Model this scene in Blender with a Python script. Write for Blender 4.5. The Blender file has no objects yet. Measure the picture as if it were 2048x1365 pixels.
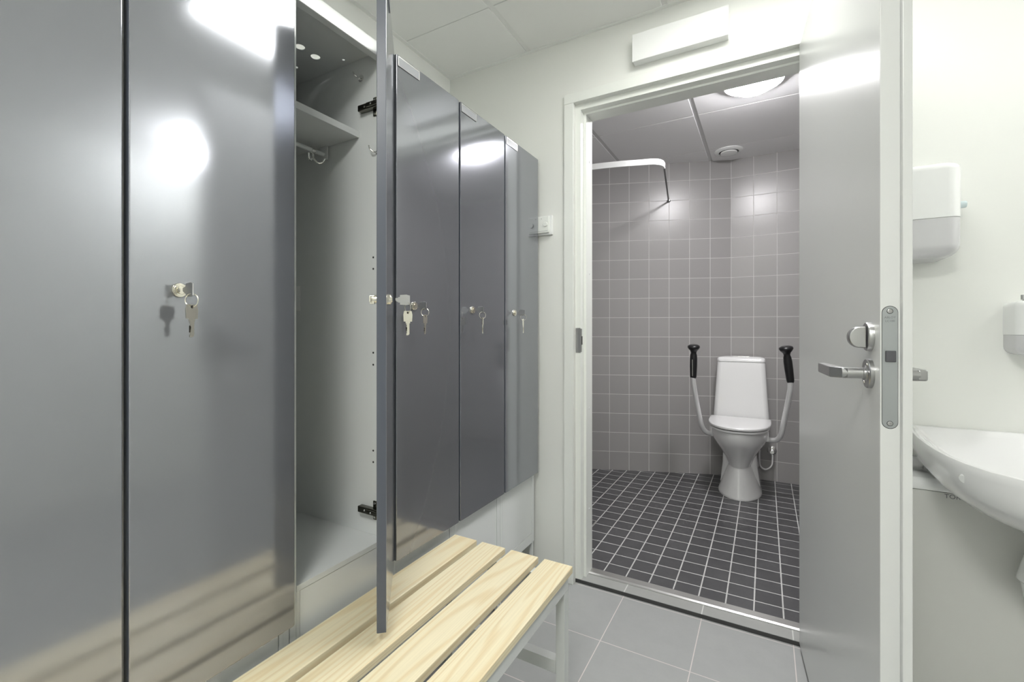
import bpy, bmesh, math, random
from mathutils import Vector, Matrix, Euler
PI = math.pi
random.seed(7)
S = bpy.context.scene
COL = S.collection

# ------------------------------------------------------------------ camera, exposure, world
cd = bpy.data.cameras.new('camera')
cam = bpy.data.objects.new('camera', cd); COL.objects.link(cam)
cam.location = (0, 0, 1.10)
cam.rotation_euler = (PI/2, 0, math.atan2(506, 904.5))
cd.sensor_width = 36; cd.lens = 904.5/2048*36
cd.shift_y = -22.5/2048
cd.clip_start = 0.02
S.camera = cam
S.view_settings.view_transform = 'Standard'
S.view_settings.look = 'None'
S.view_settings.gamma = 1
S.view_settings.use_curve_mapping = False
S.view_settings.exposure = 0.22
w = bpy.data.worlds.new('world'); S.world = w; w.use_nodes = True
w.node_tree.nodes['Background'].inputs[0].default_value = (0.9, 0.95, 1, 1)
w.node_tree.nodes['Background'].inputs[1].default_value = 0.3
HALL_PANEL = 12.0      # emission of the hall ceiling panel by the doorway
HALL_PANEL_FILL = 30.0 # and of the unseen fill panel added behind the camera
HALL_DOME = 105.0
SHOWER_DOME = 115.0
HALL_TINT = (1.0, 1.0, 0.96)

# ------------------------------------------------------------------ materials
def principled(name, col, rough=0.5, metal=0.0, **kw):
    m = bpy.data.materials.new(name); m.use_nodes = True
    b = m.node_tree.nodes['Principled BSDF']
    b.inputs['Base Color'].default_value = (*col, 1)
    b.inputs['Roughness'].default_value = rough
    b.inputs['Metallic'].default_value = metal
    for k, v in kw.items():
        b.inputs[k.replace('_', ' ')].default_value = v
    return m
def nd(m, t, **kw):
    n = m.node_tree.nodes.new(t)
    for k, v in kw.items(): setattr(n, k, v)
    return n
def lk(m, a, b): m.node_tree.links.new(a, b)
def add_bump(m, scale, strength, dist=0.001, detail=2, roughvar=0):
    b = m.node_tree.nodes['Principled BSDF']
    tc = nd(m, 'ShaderNodeTexCoord'); nz = nd(m, 'ShaderNodeTexNoise')
    nz.inputs['Scale'].default_value = scale; nz.inputs['Detail'].default_value = detail
    bp = nd(m, 'ShaderNodeBump'); bp.inputs['Strength'].default_value = strength; bp.inputs['Distance'].default_value = dist
    lk(m, tc.outputs['Object'], nz.inputs['Vector']); lk(m, nz.outputs['Fac'], bp.inputs['Height']); lk(m, bp.outputs['Normal'], b.inputs['Normal'])
    return m
def tiles(name, ax, off, size, tile, grout, mort, rough, bump=0.6, var=0.06, groutrough=0.7, noise=0.0):
    """square tiles laid in the plane of the two object axes ax, joints at off + k*size"""
    m = principled(name, tile, rough)
    b = m.node_tree.nodes['Principled BSDF']
    tc = nd(m, 'ShaderNodeTexCoord'); sp = nd(m, 'ShaderNodeSeparateXYZ'); cb = nd(m, 'ShaderNodeCombineXYZ')
    lk(m, tc.outputs['Object'], sp.inputs[0])
    for i in range(2):
        mt = nd(m, 'ShaderNodeMath', operation='SUBTRACT'); mt.inputs[1].default_value = off[i] - 40*size[i]
        lk(m, sp.outputs[ax[i]], mt.inputs[0]); lk(m, mt.outputs[0], cb.inputs[i])
    br = nd(m, 'ShaderNodeTexBrick'); br.offset = 0; br.squash = 1
    br.inputs['Scale'].default_value = 1
    br.inputs['Brick Width'].default_value = size[0]; br.inputs['Row Height'].default_value = size[1]
    br.inputs['Mortar Size'].default_value = mort; br.inputs['Mortar Smooth'].default_value = 0.1
    br.inputs['Color1'].default_value = (*[c*(1-var) for c in tile], 1)
    br.inputs['Color2'].default_value = (*[c*(1+var) for c in tile], 1)
    br.inputs['Mortar'].default_value = (*grout, 1)
    lk(m, cb.outputs[0], br.inputs['Vector'])
    last = br.outputs['Color']
    if noise:
        nz = nd(m, 'ShaderNodeTexNoise'); nz.inputs['Scale'].default_value = 14; nz.inputs['Detail'].default_value = 8
        nz.inputs['Roughness'].default_value = .7
        lk(m, tc.outputs['Object'], nz.inputs['Vector'])
        mr = nd(m, 'ShaderNodeMapRange'); mr.inputs['To Min'].default_value = 1-noise; mr.inputs['To Max'].default_value = 1+noise
        lk(m, nz.outputs['Fac'], mr.inputs['Value'])
        mx = nd(m, 'ShaderNodeMix', data_type='RGBA', blend_type='MULTIPLY'); mx.inputs['Factor'].default_value = 1
        lk(m, last, mx.inputs['A']); lk(m, mr.outputs[0], mx.inputs['B']); last = mx.outputs['Result']
    lk(m, last, b.inputs['Base Color'])
    rr = nd(m, 'ShaderNodeMapRange'); rr.inputs['To Min'].default_value = rough; rr.inputs['To Max'].default_value = groutrough
    lk(m, br.outputs['Fac'], rr.inputs['Value']); lk(m, rr.outputs[0], b.inputs['Roughness'])
    bp = nd(m, 'ShaderNodeBump', invert=True); bp.inputs['Strength'].default_value = bump; bp.inputs['Distance'].default_value = 0.002
    lk(m, br.outputs['Fac'], bp.inputs['Height']); lk(m, bp.outputs['Normal'], b.inputs['Normal'])
    return m
def emitter(name, col, strength):
    m = principled(name, (0.9, 0.9, 0.9), 0.4)
    b = m.node_tree.nodes['Principled BSDF']
    b.inputs['Emission Color'].default_value = (*col, 1); b.inputs['Emission Strength'].default_value = strength
    return m

M = {}
M['wall'] = add_bump(principled('wall_paint', (0.80, 0.81, 0.775), 0.55), 260, 0.12, 0.0006)
M['ceil'] = principled('ceiling_tile', (0.86, 0.865, 0.84), 0.8)
M['ceil_joint'] = principled('ceiling_bar', (0.83, 0.835, 0.81), 0.6)
M['sceil'] = principled('shower_ceiling_tile', (0.86, 0.855, 0.86), 0.55)
M['sceil_joint'] = principled('shower_ceiling_bar', (0.66, 0.66, 0.66), 0.5)
M['frame'] = principled('frame_paint', (0.82, 0.84, 0.80), 0.35)
M['leaf'] = principled('leaf_paint', (0.70, 0.71, 0.70), 0.30)
M['locker'] = principled('locker_body_paint', (0.73, 0.75, 0.745), 0.16)
M['blue'] = add_bump(principled('locker_door_lacquer', (0.335, 0.345, 0.375), 0.115, 0.72), 300, 0.05, 0.0003)
M['blue_edge'] = principled('locker_door_dark_edge', (0.085, 0.095, 0.12), 0.35)  # darker, rougher, non-metallic version of the door lacquer for the edge faces
M['steel'] = principled('brushed_steel', (0.46, 0.46, 0.46), 0.30, 1.0)
M['plate'] = principled('satin_plate', (0.42, 0.44, 0.45), 0.33, 0.8)
M['alu'] = principled('aluminium', (0.72, 0.72, 0.70), 0.3, 1.0)
M['alum_tube'] = principled('aluminium_tube', (0.84, 0.84, 0.84), 0.4, 0.6)
M['chrome'] = principled('chrome', (0.82, 0.82, 0.80), 0.08, 1.0)
M['nickel'] = principled('nickel', (0.78, 0.75, 0.66), 0.2, 1.0)
M['black'] = principled('black_plastic', (0.012, 0.012, 0.013), 0.32)
M['dark'] = principled('dark_hole', (0.01, 0.01, 0.01), 0.6)
M['shaded_rod'] = principled('shaded_rail_end', (0.10, 0.10, 0.10), 0.35, 0.6)  # dark tone holds the shade on the rail's end run
M['step_shadow'] = principled('painted_step_shadow', (0.05, 0.05, 0.05), 0.6)  # near-black colour standing for the shadow at the threshold step
M['ceramic'] = principled('sanitary_ceramic', (0.80, 0.80, 0.80), 0.08, Coat_Weight=0.5, Coat_Roughness=0.03)
M['seatplastic'] = principled('seat_plastic', (0.76, 0.76, 0.76), 0.22)
M['wplastic'] = principled('white_plastic', (0.84, 0.85, 0.84), 0.25)
M['gplastic'] = principled('smoked_plastic', (0.60, 0.60, 0.61), 0.2)
M['bin'] = principled('bin_plastic', (0.66, 0.66, 0.63), 0.35)
M['lamp_white'] = principled('lamp_base', (0.85, 0.85, 0.85), 0.3)
M['labelgrey'] = principled('label_strip', (0.36, 0.37, 0.39), 0.35)
M['clearblue'] = principled('translucent_plastic', (0.62, 0.72, 0.74), 0.15)
M['ink'] = principled('grey_print', (0.16, 0.16, 0.16), 0.5)
M['engrave'] = principled('engraved_grey', (0.18, 0.19, 0.20), 0.5)
M['benchmetal'] = principled('bench_frame_paint', (0.62, 0.64, 0.63), 0.35)
M['em_panel'] = emitter('panel_diffuser', HALL_TINT, HALL_PANEL)
M['em_panel_fill'] = emitter('panel_diffuser_fill', HALL_TINT, HALL_PANEL_FILL)
M['em_dome'] = emitter('dome_diffuser', (1, 1, 1), HALL_DOME)
M['em_shower'] = emitter('shower_dome_diffuser', (1, 0.98, 1.0), SHOWER_DOME)
M['floor'] = tiles('hall_floor_tile', (0, 1), (-0.5085, 1.5475), (0.2975, 0.2975), (0.37, 0.378, 0.375), (0.66, 0.61, 0.59), 0.0016, 0.4, 0.4, 0.01, noise=0.10)
M['threshold'] = tiles('threshold_tile', (0, 1), (-0.5085, 1.2), (0.2975, 9), (0.36, 0.365, 0.355), (0.60, 0.61, 0.59), 0.0022, 0.4, 0.4, 0.01, noise=0.10)
M['sfloor'] = tiles('shower_floor_tile', (0, 1), (-0.0374, 2.0435), (0.0987, 0.0962), (0.078, 0.078, 0.082), (0.56, 0.56, 0.55), 0.0028, 0.33, 0.5, 0.10, noise=0.35)
WT = (0.335, 0.325, 0.320); WG = (0.62, 0.61, 0.60)
M['stile'] = tiles('shower_wall_tile', (0, 2), (-0.2195, 0.0150), (0.1472, 0.1473), WT, WG, 0.0021, 0.29, 0.8, 0.03)
M['stile_l'] = tiles('shower_wall_tile_local', (0, 2), (0, 0.0150), (0.1472, 0.1473), WT, WG, 0.0021, 0.29, 0.8, 0.03)
M['stile_x'] = tiles('shower_wall_tile_side', (1, 2), (0, 0.0150), (0.1472, 0.1473), WT, WG, 0.0021, 0.29, 0.8, 0.03)

def wood():
    m = principled('pine', (0.8, 0.7, 0.5), 0.42)
    b = m.node_tree.nodes['Principled BSDF']
    tc = nd(m, 'ShaderNodeTexCoord'); oi = nd(m, 'ShaderNodeObjectInfo')
    ad = nd(m, 'ShaderNodeVectorMath', operation='ADD'); mu = nd(m, 'ShaderNodeVectorMath', operation='SCALE')
    mu.inputs['Scale'].default_value = 13
    cx = nd(m, 'ShaderNodeCombineXYZ')
    for i in range(3): lk(m, oi.outputs['Random'], cx.inputs[i])
    lk(m, cx.outputs[0], mu.inputs[0])
    lk(m, tc.outputs['Object'], ad.inputs[0]); lk(m, mu.outputs[0], ad.inputs[1])
    mp = nd(m, 'ShaderNodeMapping'); mp.inputs['Scale'].default_value = (7.5, 0.36, 7.5)
    lk(m, ad.outputs[0], mp.inputs['Vector'])
    n1 = nd(m, 'ShaderNodeTexNoise'); n1.inputs['Scale'].default_value = 1.0; n1.inputs['Detail'].default_value = 1.5; n1.inputs['Distortion'].default_value = 0.3
    lk(m, mp.outputs[0], n1.inputs['Vector'])
    m1 = nd(m, 'ShaderNodeMath', operation='MULTIPLY'); m1.inputs[1].default_value = 190
    s1 = nd(m, 'ShaderNodeMath', operation='SINE')
    lk(m, n1.outputs['Fac'], m1.inputs[0]); lk(m, m1.outputs[0], s1.inputs[0])
    r1 = nd(m, 'ShaderNodeMapRange'); r1.inputs['From Min'].default_value = 0.1; r1.inputs['From Max'].default_value = 1
    lk(m, s1.outputs[0], r1.inputs['Value'])
    mp2 = nd(m, 'ShaderNodeMapping'); mp2.inputs['Scale'].default_value = (330, 4, 330)
    lk(m, ad.outputs[0], mp2.inputs['Vector'])
    n2 = nd(m, 'ShaderNodeTexNoise'); n2.inputs['Scale'].default_value = 1.0; n2.inputs['Detail'].default_value = 3
    lk(m, mp2.outputs[0], n2.inputs['Vector'])
    mp3 = nd(m, 'ShaderNodeMapping'); mp3.inputs['Scale'].default_value = (9, 1.2, 9)
    lk(m, ad.outputs[0], mp3.inputs['Vector'])
    n3 = nd(m, 'ShaderNodeTexNoise'); n3.inputs['Scale'].default_value = 1.0
    lk(m, mp3.outputs[0], n3.inputs['Vector'])
    c1 = nd(m, 'ShaderNodeMix', data_type='RGBA')
    c1.inputs['A'].default_value = (0.82, 0.75, 0.55, 1); c1.inputs['B'].default_value = (0.76, 0.67, 0.45, 1)
    lk(m, n3.outputs['Fac'], c1.inputs['Factor'])
    c2 = nd(m, 'ShaderNodeMix', data_type='RGBA'); c2.inputs['B'].default_value = (0.68, 0.53, 0.29, 1)
    f2 = nd(m, 'ShaderNodeMath', operation='MULTIPLY'); f2.inputs[1].default_value = 0.55
    lk(m, r1.outputs[0], f2.inputs[0]); lk(m, f2.outputs[0], c2.inputs['Factor']); lk(m, c1.outputs['Result'], c2.inputs['A'])
    c3 = nd(m, 'ShaderNodeMix', data_type='RGBA', blend_type='MULTIPLY'); c3.inputs['Factor'].default_value = 1
    r3 = nd(m, 'ShaderNodeMapRange'); r3.inputs['To Min'].default_value = 0.86; r3.inputs['To Max'].default_value = 1.10
    lk(m, n2.outputs['Fac'], r3.inputs['Value']); lk(m, c2.outputs['Result'], c3.inputs['A']); lk(m, r3.outputs[0], c3.inputs['B'])
    lk(m, c3.outputs['Result'], b.inputs['Base Color'])
    return m
M['pine'] = wood()

# ------------------------------------------------------------------ mesh helpers
def box(bm, x0, x1, y0, y1, z0, z1, bev=0.0, seg=2, edges=None):
    x0, x1 = sorted((x0, x1)); y0, y1 = sorted((y0, y1)); z0, z1 = sorted((z0, z1))
    vs = [bm.verts.new(p) for p in ((x0,y0,z0),(x1,y0,z0),(x1,y1,z0),(x0,y1,z0),(x0,y0,z1),(x1,y0,z1),(x1,y1,z1),(x0,y1,z1))]
    fs = [bm.faces.new([vs[i] for i in f]) for f in ((0,3,2,1),(4,5,6,7),(0,1,5,4),(1,2,6,5),(2,3,7,6),(3,0,4,7))]
    if bev:
        es = list({e for f in fs for e in f.edges})
        if edges: es = [e for e in es if edges(e)]
        bmesh.ops.bevel(bm, geom=es, offset=bev, segments=seg, profile=0.5, affect='EDGES', clamp_overlap=True)
    return vs
def loft(bm, rings, cap0=True, cap1=True):
    R = [[bm.verts.new(p) for p in r] for r in rings]
    n = len(R[0])
    for a, b in zip(R, R[1:]):
        for i in range(n):
            bm.faces.new((a[i], a[(i+1) % n], b[(i+1) % n], b[i]))
    if cap0: bm.faces.new(R[0][::-1])
    if cap1: bm.faces.new(R[-1])
    return R
def prism(bm, poly, z0, z1, axis='z', bev=0, seg=2):
    def P(a, b, c):
        return {'z': (a, b, c), 'y': (a, c, b), 'x': (c, a, b)}[axis]
    R = loft(bm, [[P(a, b, z0) for a, b in poly], [P(a, b, z1) for a, b in poly]])
    if bev:
        es = set()
        for r in R:
            for v in r:
                for e in v.link_edges:
                    o = e.other_vert(v)
                    if o in r: es.add(e)
        bmesh.ops.bevel(bm, geom=list(es), offset=bev, segments=seg, profile=0.5, affect='EDGES', clamp_overlap=True)
def lathe(bm, prof, axis, org, n=32, cap=True):
    """prof: (radius, distance along axis) pairs, axis a Vector, org the start"""
    ax = Vector(axis).normalized(); org = Vector(org)
    u = ax.orthogonal().normalized(); v = ax.cross(u)
    rings = [[org + ax*h + (u*math.cos(2*PI*i/n) + v*math.sin(2*PI*i/n))*max(r, 1e-4) for i in range(n)] for r, h in prof]
    loft(bm, rings, cap, cap)
def smooth_path(pts, k=8):
    P = [Vector(p) for p in pts]; P = [P[0]*2-P[1]] + P + [P[-1]*2-P[-2]]
    out = []
    for i in range(1, len(P)-2):
        a, b, c, d = P[i-1:i+3]
        for j in range(k):
            t = j/k
            out.append(0.5*((2*b)+(c-a)*t+(2*a-5*b+4*c-d)*t*t+(3*b-a-3*c+d)*t**3))
    out.append(P[-2]); return out
def tube(bm, pts, r, n=16, flat=None):
    P = [Vector(p) for p in pts]
    t0 = (P[1]-P[0]).normalized(); u = t0.orthogonal().normalized() if flat is None else Vector((0, 0, 1))
    rings = []
    for i, p in enumerate(P):
        t = (P[min(i+1, len(P)-1)] - P[max(i-1, 0)]).normalized()
        u = (u - t*u.dot(t)).normalized(); v = t.cross(u)
        rr = r(i/(len(P)-1)) if callable(r) else r
        if flat is None:
            rings.append([p + (u*math.cos(2*PI*k/n) + v*math.sin(2*PI*k/n))*rr for k in range(n)])
        else:
            h, w_ = flat
            rings.append([p + u*a*h/2 + v*b*w_/2 for a, b in ((1, 1), (1, -1), (-1, -1), (-1, 1))])
    loft(bm, rings)
def sphere_cap(R, h, n=10):
    """profile of a shallow dome, rim radius R and height h: (radius, height)"""
    rad = (R*R+h*h)/(2*h)
    a0 = math.asin(min(1, R/rad))
    return [(rad*math.sin(a0*(1-i/n)), rad*math.cos(a0*(1-i/n)) - (rad-h)) for i in range(n+1)]
def wm(o):
    m = Matrix.Translation(o.location) @ o.rotation_euler.to_matrix().to_4x4()
    return (wm(o.parent) @ m) if o.parent else m
def ob(name, bm, mat, parent=None, kind=None, label=None, cat=None, group=None, ang=38, world=True, flat=False, origin=None):
    bmesh.ops.recalc_face_normals(bm, faces=bm.faces)
    if parent is not None and world: bm.transform(wm(parent).inverted())
    if origin is not None: bm.transform(Matrix.Translation(-Vector(origin)))
    if not flat:
        for f in bm.faces: f.smooth = True
        for e in bm.edges:
            if len(e.link_faces) == 2 and e.calc_face_angle(0) > math.radians(ang): e.smooth = False
    me = bpy.data.meshes.new(name); bm.to_mesh(me); bm.free()
    me.materials.append(mat)
    o = bpy.data.objects.new(name, me); COL.objects.link(o)
    if origin is not None: o.location = origin
    if parent is not None: o.parent = parent
    if not flat:
        md = o.modifiers.new('weighted_normals', 'WEIGHTED_NORMAL'); md.keep_sharp = True; md.weight = 100
    tag(o, kind, label, cat, group)
    return o
def tag(o, kind=None, label=None, cat=None, group=None):
    if kind: o['kind'] = kind
    if label: o['label'] = label
    if cat: o['category'] = cat
    if group: o['group'] = group
def empty(name, loc, rz=0, **kw):
    o = bpy.data.objects.new(name, None); COL.objects.link(o)
    o.empty_display_size = 0.05
    o.location = loc; o.rotation_euler = (0, 0, rz); tag(o, **kw); return o
def copy_tree(o, parent=None):
    c = o.copy(); COL.objects.link(c); c.parent = parent
    for ch in [x for x in bpy.data.objects if x.parent == o]: copy_tree(ch, c)
    return c
def NB(): return bmesh.new()
def text_mesh(body, size, mat, mtx, name, parent, depth=0.0002):
    cu = bpy.data.curves.new(name, 'FONT'); cu.body = body; cu.size = size; cu.extrude = depth; cu.align_x = 'CENTER'; cu.align_y = 'CENTER'
    t = bpy.data.objects.new(name+'_tmp', cu); COL.objects.link(t)
    dg = bpy.context.evaluated_depsgraph_get(); dg.update()
    me = bpy.data.meshes.new_from_object(t.evaluated_get(dg))
    bpy.data.objects.remove(t)
    bm = NB(); bm.from_mesh(me); bm.transform(mtx); bpy.data.meshes.remove(me)
    return ob(name, bm, mat, parent, flat=True)
def axes(x, y, org):
    """matrix that lays text with its reading direction x and up y at org"""
    x = Vector(x).normalized(); y = Vector(y).normalized(); z = x.cross(y)
    return Matrix.Translation(org) @ Matrix((x, y, z)).transposed().to_4x4()

# ------------------------------------------------------------------ the room
XL, XR, YB, YF = -1.388, 2.00, -1.30, 1.8405
ZC = 2.3626
bm = NB(); box(bm, XL-.1, XR+.1, YB-.1, YF+0.016, -.1, 0); ob('floor', bm, M['floor'], kind='structure')
bm = NB(); box(bm, XL-.1, XL, YB-.1, YF, 0, ZC); ob('wall_left', bm, M['wall'], kind='structure')
bm = NB(); box(bm, XR, XR+.1, YB-.1, YF, 0, ZC); ob('wall_right', bm, M['wall'], kind='structure')
bm = NB(); box(bm, XL, XR, YB-.1, YB, 0, ZC); ob('wall_near', bm, M['wall'], kind='structure')
OX0, OX1, OZ = -0.7215, 0.150, 2.079        # rough opening that holds the frame
bm = NB()
box(bm, XL-.1, OX0, YF, 1.966, -.05, 2.6); box(bm, OX1, XR+.1, YF, 1.966, -.05, 2.6); box(bm, OX0, OX1, YF, 1.966, OZ, 2.6)
ob('wall_far', bm, M['wall'], kind='structure')

def ceiling(name, x0, x1, y0, y1, z, xl, yl, mp, mj, skip=None):
    bm = NB(); box(bm, x0, x1, y0, y1, z+.004, z+.05)
    o = ob(name, bm, mj, kind='structure', flat=True)
    bm = NB()
    xs = [x0] + [x for x in xl if x0 < x < x1] + [x1]; ys = [y0] + [y for y in yl if y0 < y < y1] + [y1]
    for i in range(len(xs)-1):
        for j in range(len(ys)-1):
            a = xs[i] + (0.011 if i else .016); b = xs[i+1] - (0.011 if i < len(xs)-2 else .016)
            c = ys[j] + (0.0012 if j else .016); d = ys[j+1] - (0.0012 if j < len(ys)-2 else .016)
            if skip and skip((a+b)/2, (c+d)/2): continue
            if b-a < .03 or d-c < .03: continue
            box(bm, a, b, c, d, z, z+.012, .0012, 1)
    ob('ceiling_panel_surface', bm, mp, o, world=False)
    bm = NB()
    t = .018
    box(bm, x0, x0+t, y0, y1, z-.002, z+.01); box(bm, x1-t, x1, y0, y1, z-.002, z+.01)
    box(bm, x0+t, x1-t, y0, y0+t, z-.002, z+.01); box(bm, x0+t, x1-t, y1-t, y1, z-.002, z+.01)
    ob('edge_trim', bm, mp, o, world=False, flat=True)
    return o
HX = [-.935+.595*k for k in range(-1, 6)]; HY = sorted(1.502-.60*k for k in range(-1, 6))
def is_lamp(x, y): return (-.345 < x < .25 and (.9 < y < 1.5))  or (-.345 < x < .25 and -.9 < y < -.3)
ceiling('ceiling', XL, XR, YB, YF, ZC, HX, HY, M['ceil'], M['ceil_joint'], is_lamp)

# shower room shell
CX_, CY_ = -0.2195, 3.722
ZS = 2.36; SXL, SXR = -1.38, 0.95
dx, dy = -0.937, -0.3493; L = math.hypot(dx, dy); dx /= L; dy /= L
kk = (CX_-SXL)/-dx
SYL = CY_ + dy*kk
bm = NB(); box(bm, SXL-.1, SXR+.1, 1.9655, CY_+.1, -.08, .02); ob('floor_shower', bm, M['sfloor'], kind='structure')
bm = NB(); box(bm, CX_, SXR+.1, CY_, CY_+.1, -.02, 2.5); ob('wall_shower_back', bm, M['stile'], kind='structure')
bm = NB(); box(bm, 0, kk+.05, 0, -.1, -.02, 2.5)
o = ob('wall_shower_slant', bm, M['stile_l'], kind='structure'); o.location = (CX_, CY_, 0); o.rotation_euler = (0, 0, math.atan2(dy, dx))
bm = NB(); box(bm, SXL-.1, SXL, 1.966, SYL+.05, -.02, 2.5); ob('wall_shower_left', bm, M['stile_x'], kind='structure')
bm = NB(); box(bm, SXR, SXR+.1, 1.966, CY_, -.02, 2.5); ob('wall_shower_right', bm, M['stile_x'], kind='structure')
# ceiling of the shower room
SCX = [-.957+.603*k for k in range(-1, 5)]; SCY = [2.25+.595*k for k in range(0, 4)]
bm = NB(); box(bm, SXL, SXR, 1.966, CY_+.1, ZS+.004, ZS+.05)
so = ob('ceiling_shower', bm, M['sceil_joint'], kind='structure', flat=True)
bm = NB()
xs = [SXL-.0] + [x for x in SCX if SXL+.05 < x < SXR-.05] + [SXR]; ys = [1.966] + SCY[:3] + [CY_+.08]
for i in range(len(xs)-1):
    for j in range(len(ys)-1):
        box(bm, xs[i]+.012, xs[i+1]-.012, ys[j]+.003, ys[j+1]-.003, ZS, ZS+.012, .0015, 1)
ob('ceiling_panel_surface', bm, M['sceil'], so, world=False)

# ------------------------------------------------------------------ door frame, casing, threshold
fr = empty('trim_1', (OX0, YF, 0), kind='structure')
bm = NB()
jp = [(-.7215, 1.857), (-.6975, 1.857), (-.6940, 1.887), (-.6838, 1.889), (-.6838, 1.966), (-.7215, 1.966)]
prism(bm, jp, 0.016, 2.0545, 'z')
ob('jamb', bm, M['frame'], fr, ang=20)
bm = NB()
jr = [(.150, 1.857), (.126, 1.857), (.1225, 1.887), (.1125, 1.889), (.1125, 1.966), (.150, 1.966)]
prism(bm, jr, 0.016, 2.0545, 'z')
ob('jamb', bm, M['frame'], fr, ang=20)
bm = NB()
hp = [(1.857, 2.079), (1.857, 2.0545), (1.887, 2.0510), (1.889, 2.0440), (1.966, 2.0440), (1.966, 2.079)]
prism(bm, hp, -.7215, .150, 'x')
ob('frame_head', bm, M['frame'], fr, ang=20)
bm = NB(); box(bm, -.764, -.7218, 1.829, YF, 0, 2.079+.0, .002); ob('casing', bm, M['frame'], fr)
bm = NB(); box(bm, .1502, .192, 1.829, YF, 0, 2.079, .002); ob('casing', bm, M['frame'], fr)
bm = NB(); box(bm, -.764, .192, 1.829, YF, 2.0792, 2.121, .002); ob('casing', bm, M['frame'], fr)
bm = NB()
box(bm, -.7200, -.6985, 1.8555, 1.858, 1.000, 1.108, .0006); box(bm, -.6985, -.6960, 1.8555, 1.884, 1.003, 1.105, .0006)
sk = ob('strike_plate', bm, M['steel'], fr)
bm = NB(); box(bm, -.6966, -.6955, 1.862, 1.877, 1.035, 1.072); ob('strike_slot', bm, M['dark'], sk)
for z in (.30, .75, 1.35, 1.85):
    bm = NB(); lathe(bm, [(.006, 0), (.005, .0015)], (1, 0, 0), (-.6838, 1.93, z), 16); ob('screw_cap', bm, M['wplastic'], fr)
bm = NB(); box(bm, OX0, OX1, 1.8575, 1.922, -.01, .016, .001); ob('trim_2', bm, M['threshold'], kind='structure')
bm = NB(); box(bm, OX0, OX1, 1.8560, 1.8574, -.001, .0145); ob('trim_3', bm, M['step_shadow'], kind='structure')  # shadow line under the threshold edge, put in as a dark strip
bm = NB()
prism(bm, [(1.9185, .0165), (1.9185, .0205), (1.921, .0215), (1.9235, .0195), (1.927, .0195), (1.930, .0210), (1.966, .0215), (1.966, 0), (1.9222, 0), (1.9222, .0165)], -.6836, .1123, 'x')
ob('trim_4', bm, M['alu'], kind='structure', ang=15)

# ------------------------------------------------------------------ the open door leaf
DH = Vector((.103, 1.8404, 0)); dl = Vector((.0758, -1, 0)).normalized()
leaf = empty('door_1', DH, math.atan2(dl.y, dl.x), kind='structure')   # local x along the leaf, local y away from the lockers
LL = .875
bm = NB(); box(bm, 0.0, LL, 0, .0272, .021, 2.0765, .0012); ob('leaf', bm, M['leaf'], leaf, world=False)
bm = NB(); box(bm, -.001, LL+.010, .0270, .0405, .015, 2.088, .0018); ob('leaf_lip', bm, M['leaf'], leaf, world=False)
# lock case faceplate on the free edge: stadium shape
def stadium(y0, y1, z0, z1, n=12):
    r = (y1-y0)/2; c = (y0+y1)/2
    return [(c+r*math.cos(a), z1-r+r*math.sin(a)) for a in [PI*i/n for i in range(n+1)]] + [(c+r*math.cos(a), z0+r+r*math.sin(a)) for a in [PI+PI*i/n for i in range(n+1)]]
bm = NB(); prism(bm, stadium(.0022, .0242, .934, 1.140), LL-.001, LL+.0002, 'x'); ob('plate_recess', bm, M['dark'], leaf, world=False)
bm = NB(); prism(bm, stadium(.0028, .0236, .9348, 1.1392), LL-.001, LL+.0006, 'x', .0002, 1)
fp = ob('lock_faceplate', bm, M['plate'], leaf, world=False)
for z in (1.131, .943):
    bm = NB(); lathe(bm, [(.0044, 0), (.0044, .0003)], (1, 0, 0), (LL+.0004, .0132, z), 20); ob('screw_ring', bm, M['dark'], fp, world=False)
    bm = NB(); lathe(bm, [(.0037, .0002), (.0037, .0008), (.0030, .0011), (.0013, .0011), (.0010, .0005)], (1, 0, 0), (LL+.0004, .0132, z), 20); ob('screw', bm, M['steel'], fp, world=False)
bm = NB(); box(bm, LL, LL+.0045, .0068, .0208, 1.046, 1.065, .0012); ob('latch_bolt', bm, principled('sintered_grey', (.10, .10, .11), .55, .3), fp, world=False)
lw = wm(leaf)
n_out = lw.to_3x3() @ Vector((1, 0, 0)); rd = lw.to_3x3() @ Vector((0, 1, 0))
text_mesh('ABLOY', .0048, M['engrave'], axes(rd, (0, 0, 1), lw @ Vector((LL+.0007, .0132, 1.1205))), 'engraved_lettering', fp, .00005)
text_mesh('LC100', .0048, M['engrave'], axes(rd, (0, 0, 1), lw @ Vector((LL+.0007, .0132, 1.1145))), 'engraved_lettering', fp, .00005)
# thumb turn and lever (inner face) : local -y is towards the lockers
tx = .823
bm = NB(); lathe(bm, [(.0258, 0), (.0258, .006), (.0245, .008), (.019, .008)], (0, -1, 0), (tx, 0, 1.0877), 40); tt = ob('thumb_turn_rose', bm, M['steel'], leaf, world=False)
bm = NB()
pts = []
for i in range(17):
    a = -PI/2 + PI*i/16
    pts.append((.019*math.sin(a), .0165*math.cos(a)))
prof = [(z, .018+w_) for z, w_ in pts]                       # dome outline in (z, reach)
poly = [(z, -y) for z, y in prof] + [(.0195, -.010), (-.0195, -.010)]
R = []
for xo, sc in ((-.011, .90), (-.009, .98), (-.004, 1), (.004, 1), (.009, .98), (.011, .90)):
    R.append([(tx+xo, -.010 + (yy+.010)*sc, 1.0867+zz*sc) for zz, yy in poly])
loft(bm, R); ob('thumb_turn', bm, M['steel'], tt, world=False, ang=50)
bm = NB(); lathe(bm, [(.0262, 0), (.0262, .006), (.0248, .0075), (.014, .0075), (.013, .009)], (0, -1, 0), (tx, 0, 1.0218), 40); rs = ob('handle_rose', bm, M['steel'], leaf, world=False)
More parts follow.
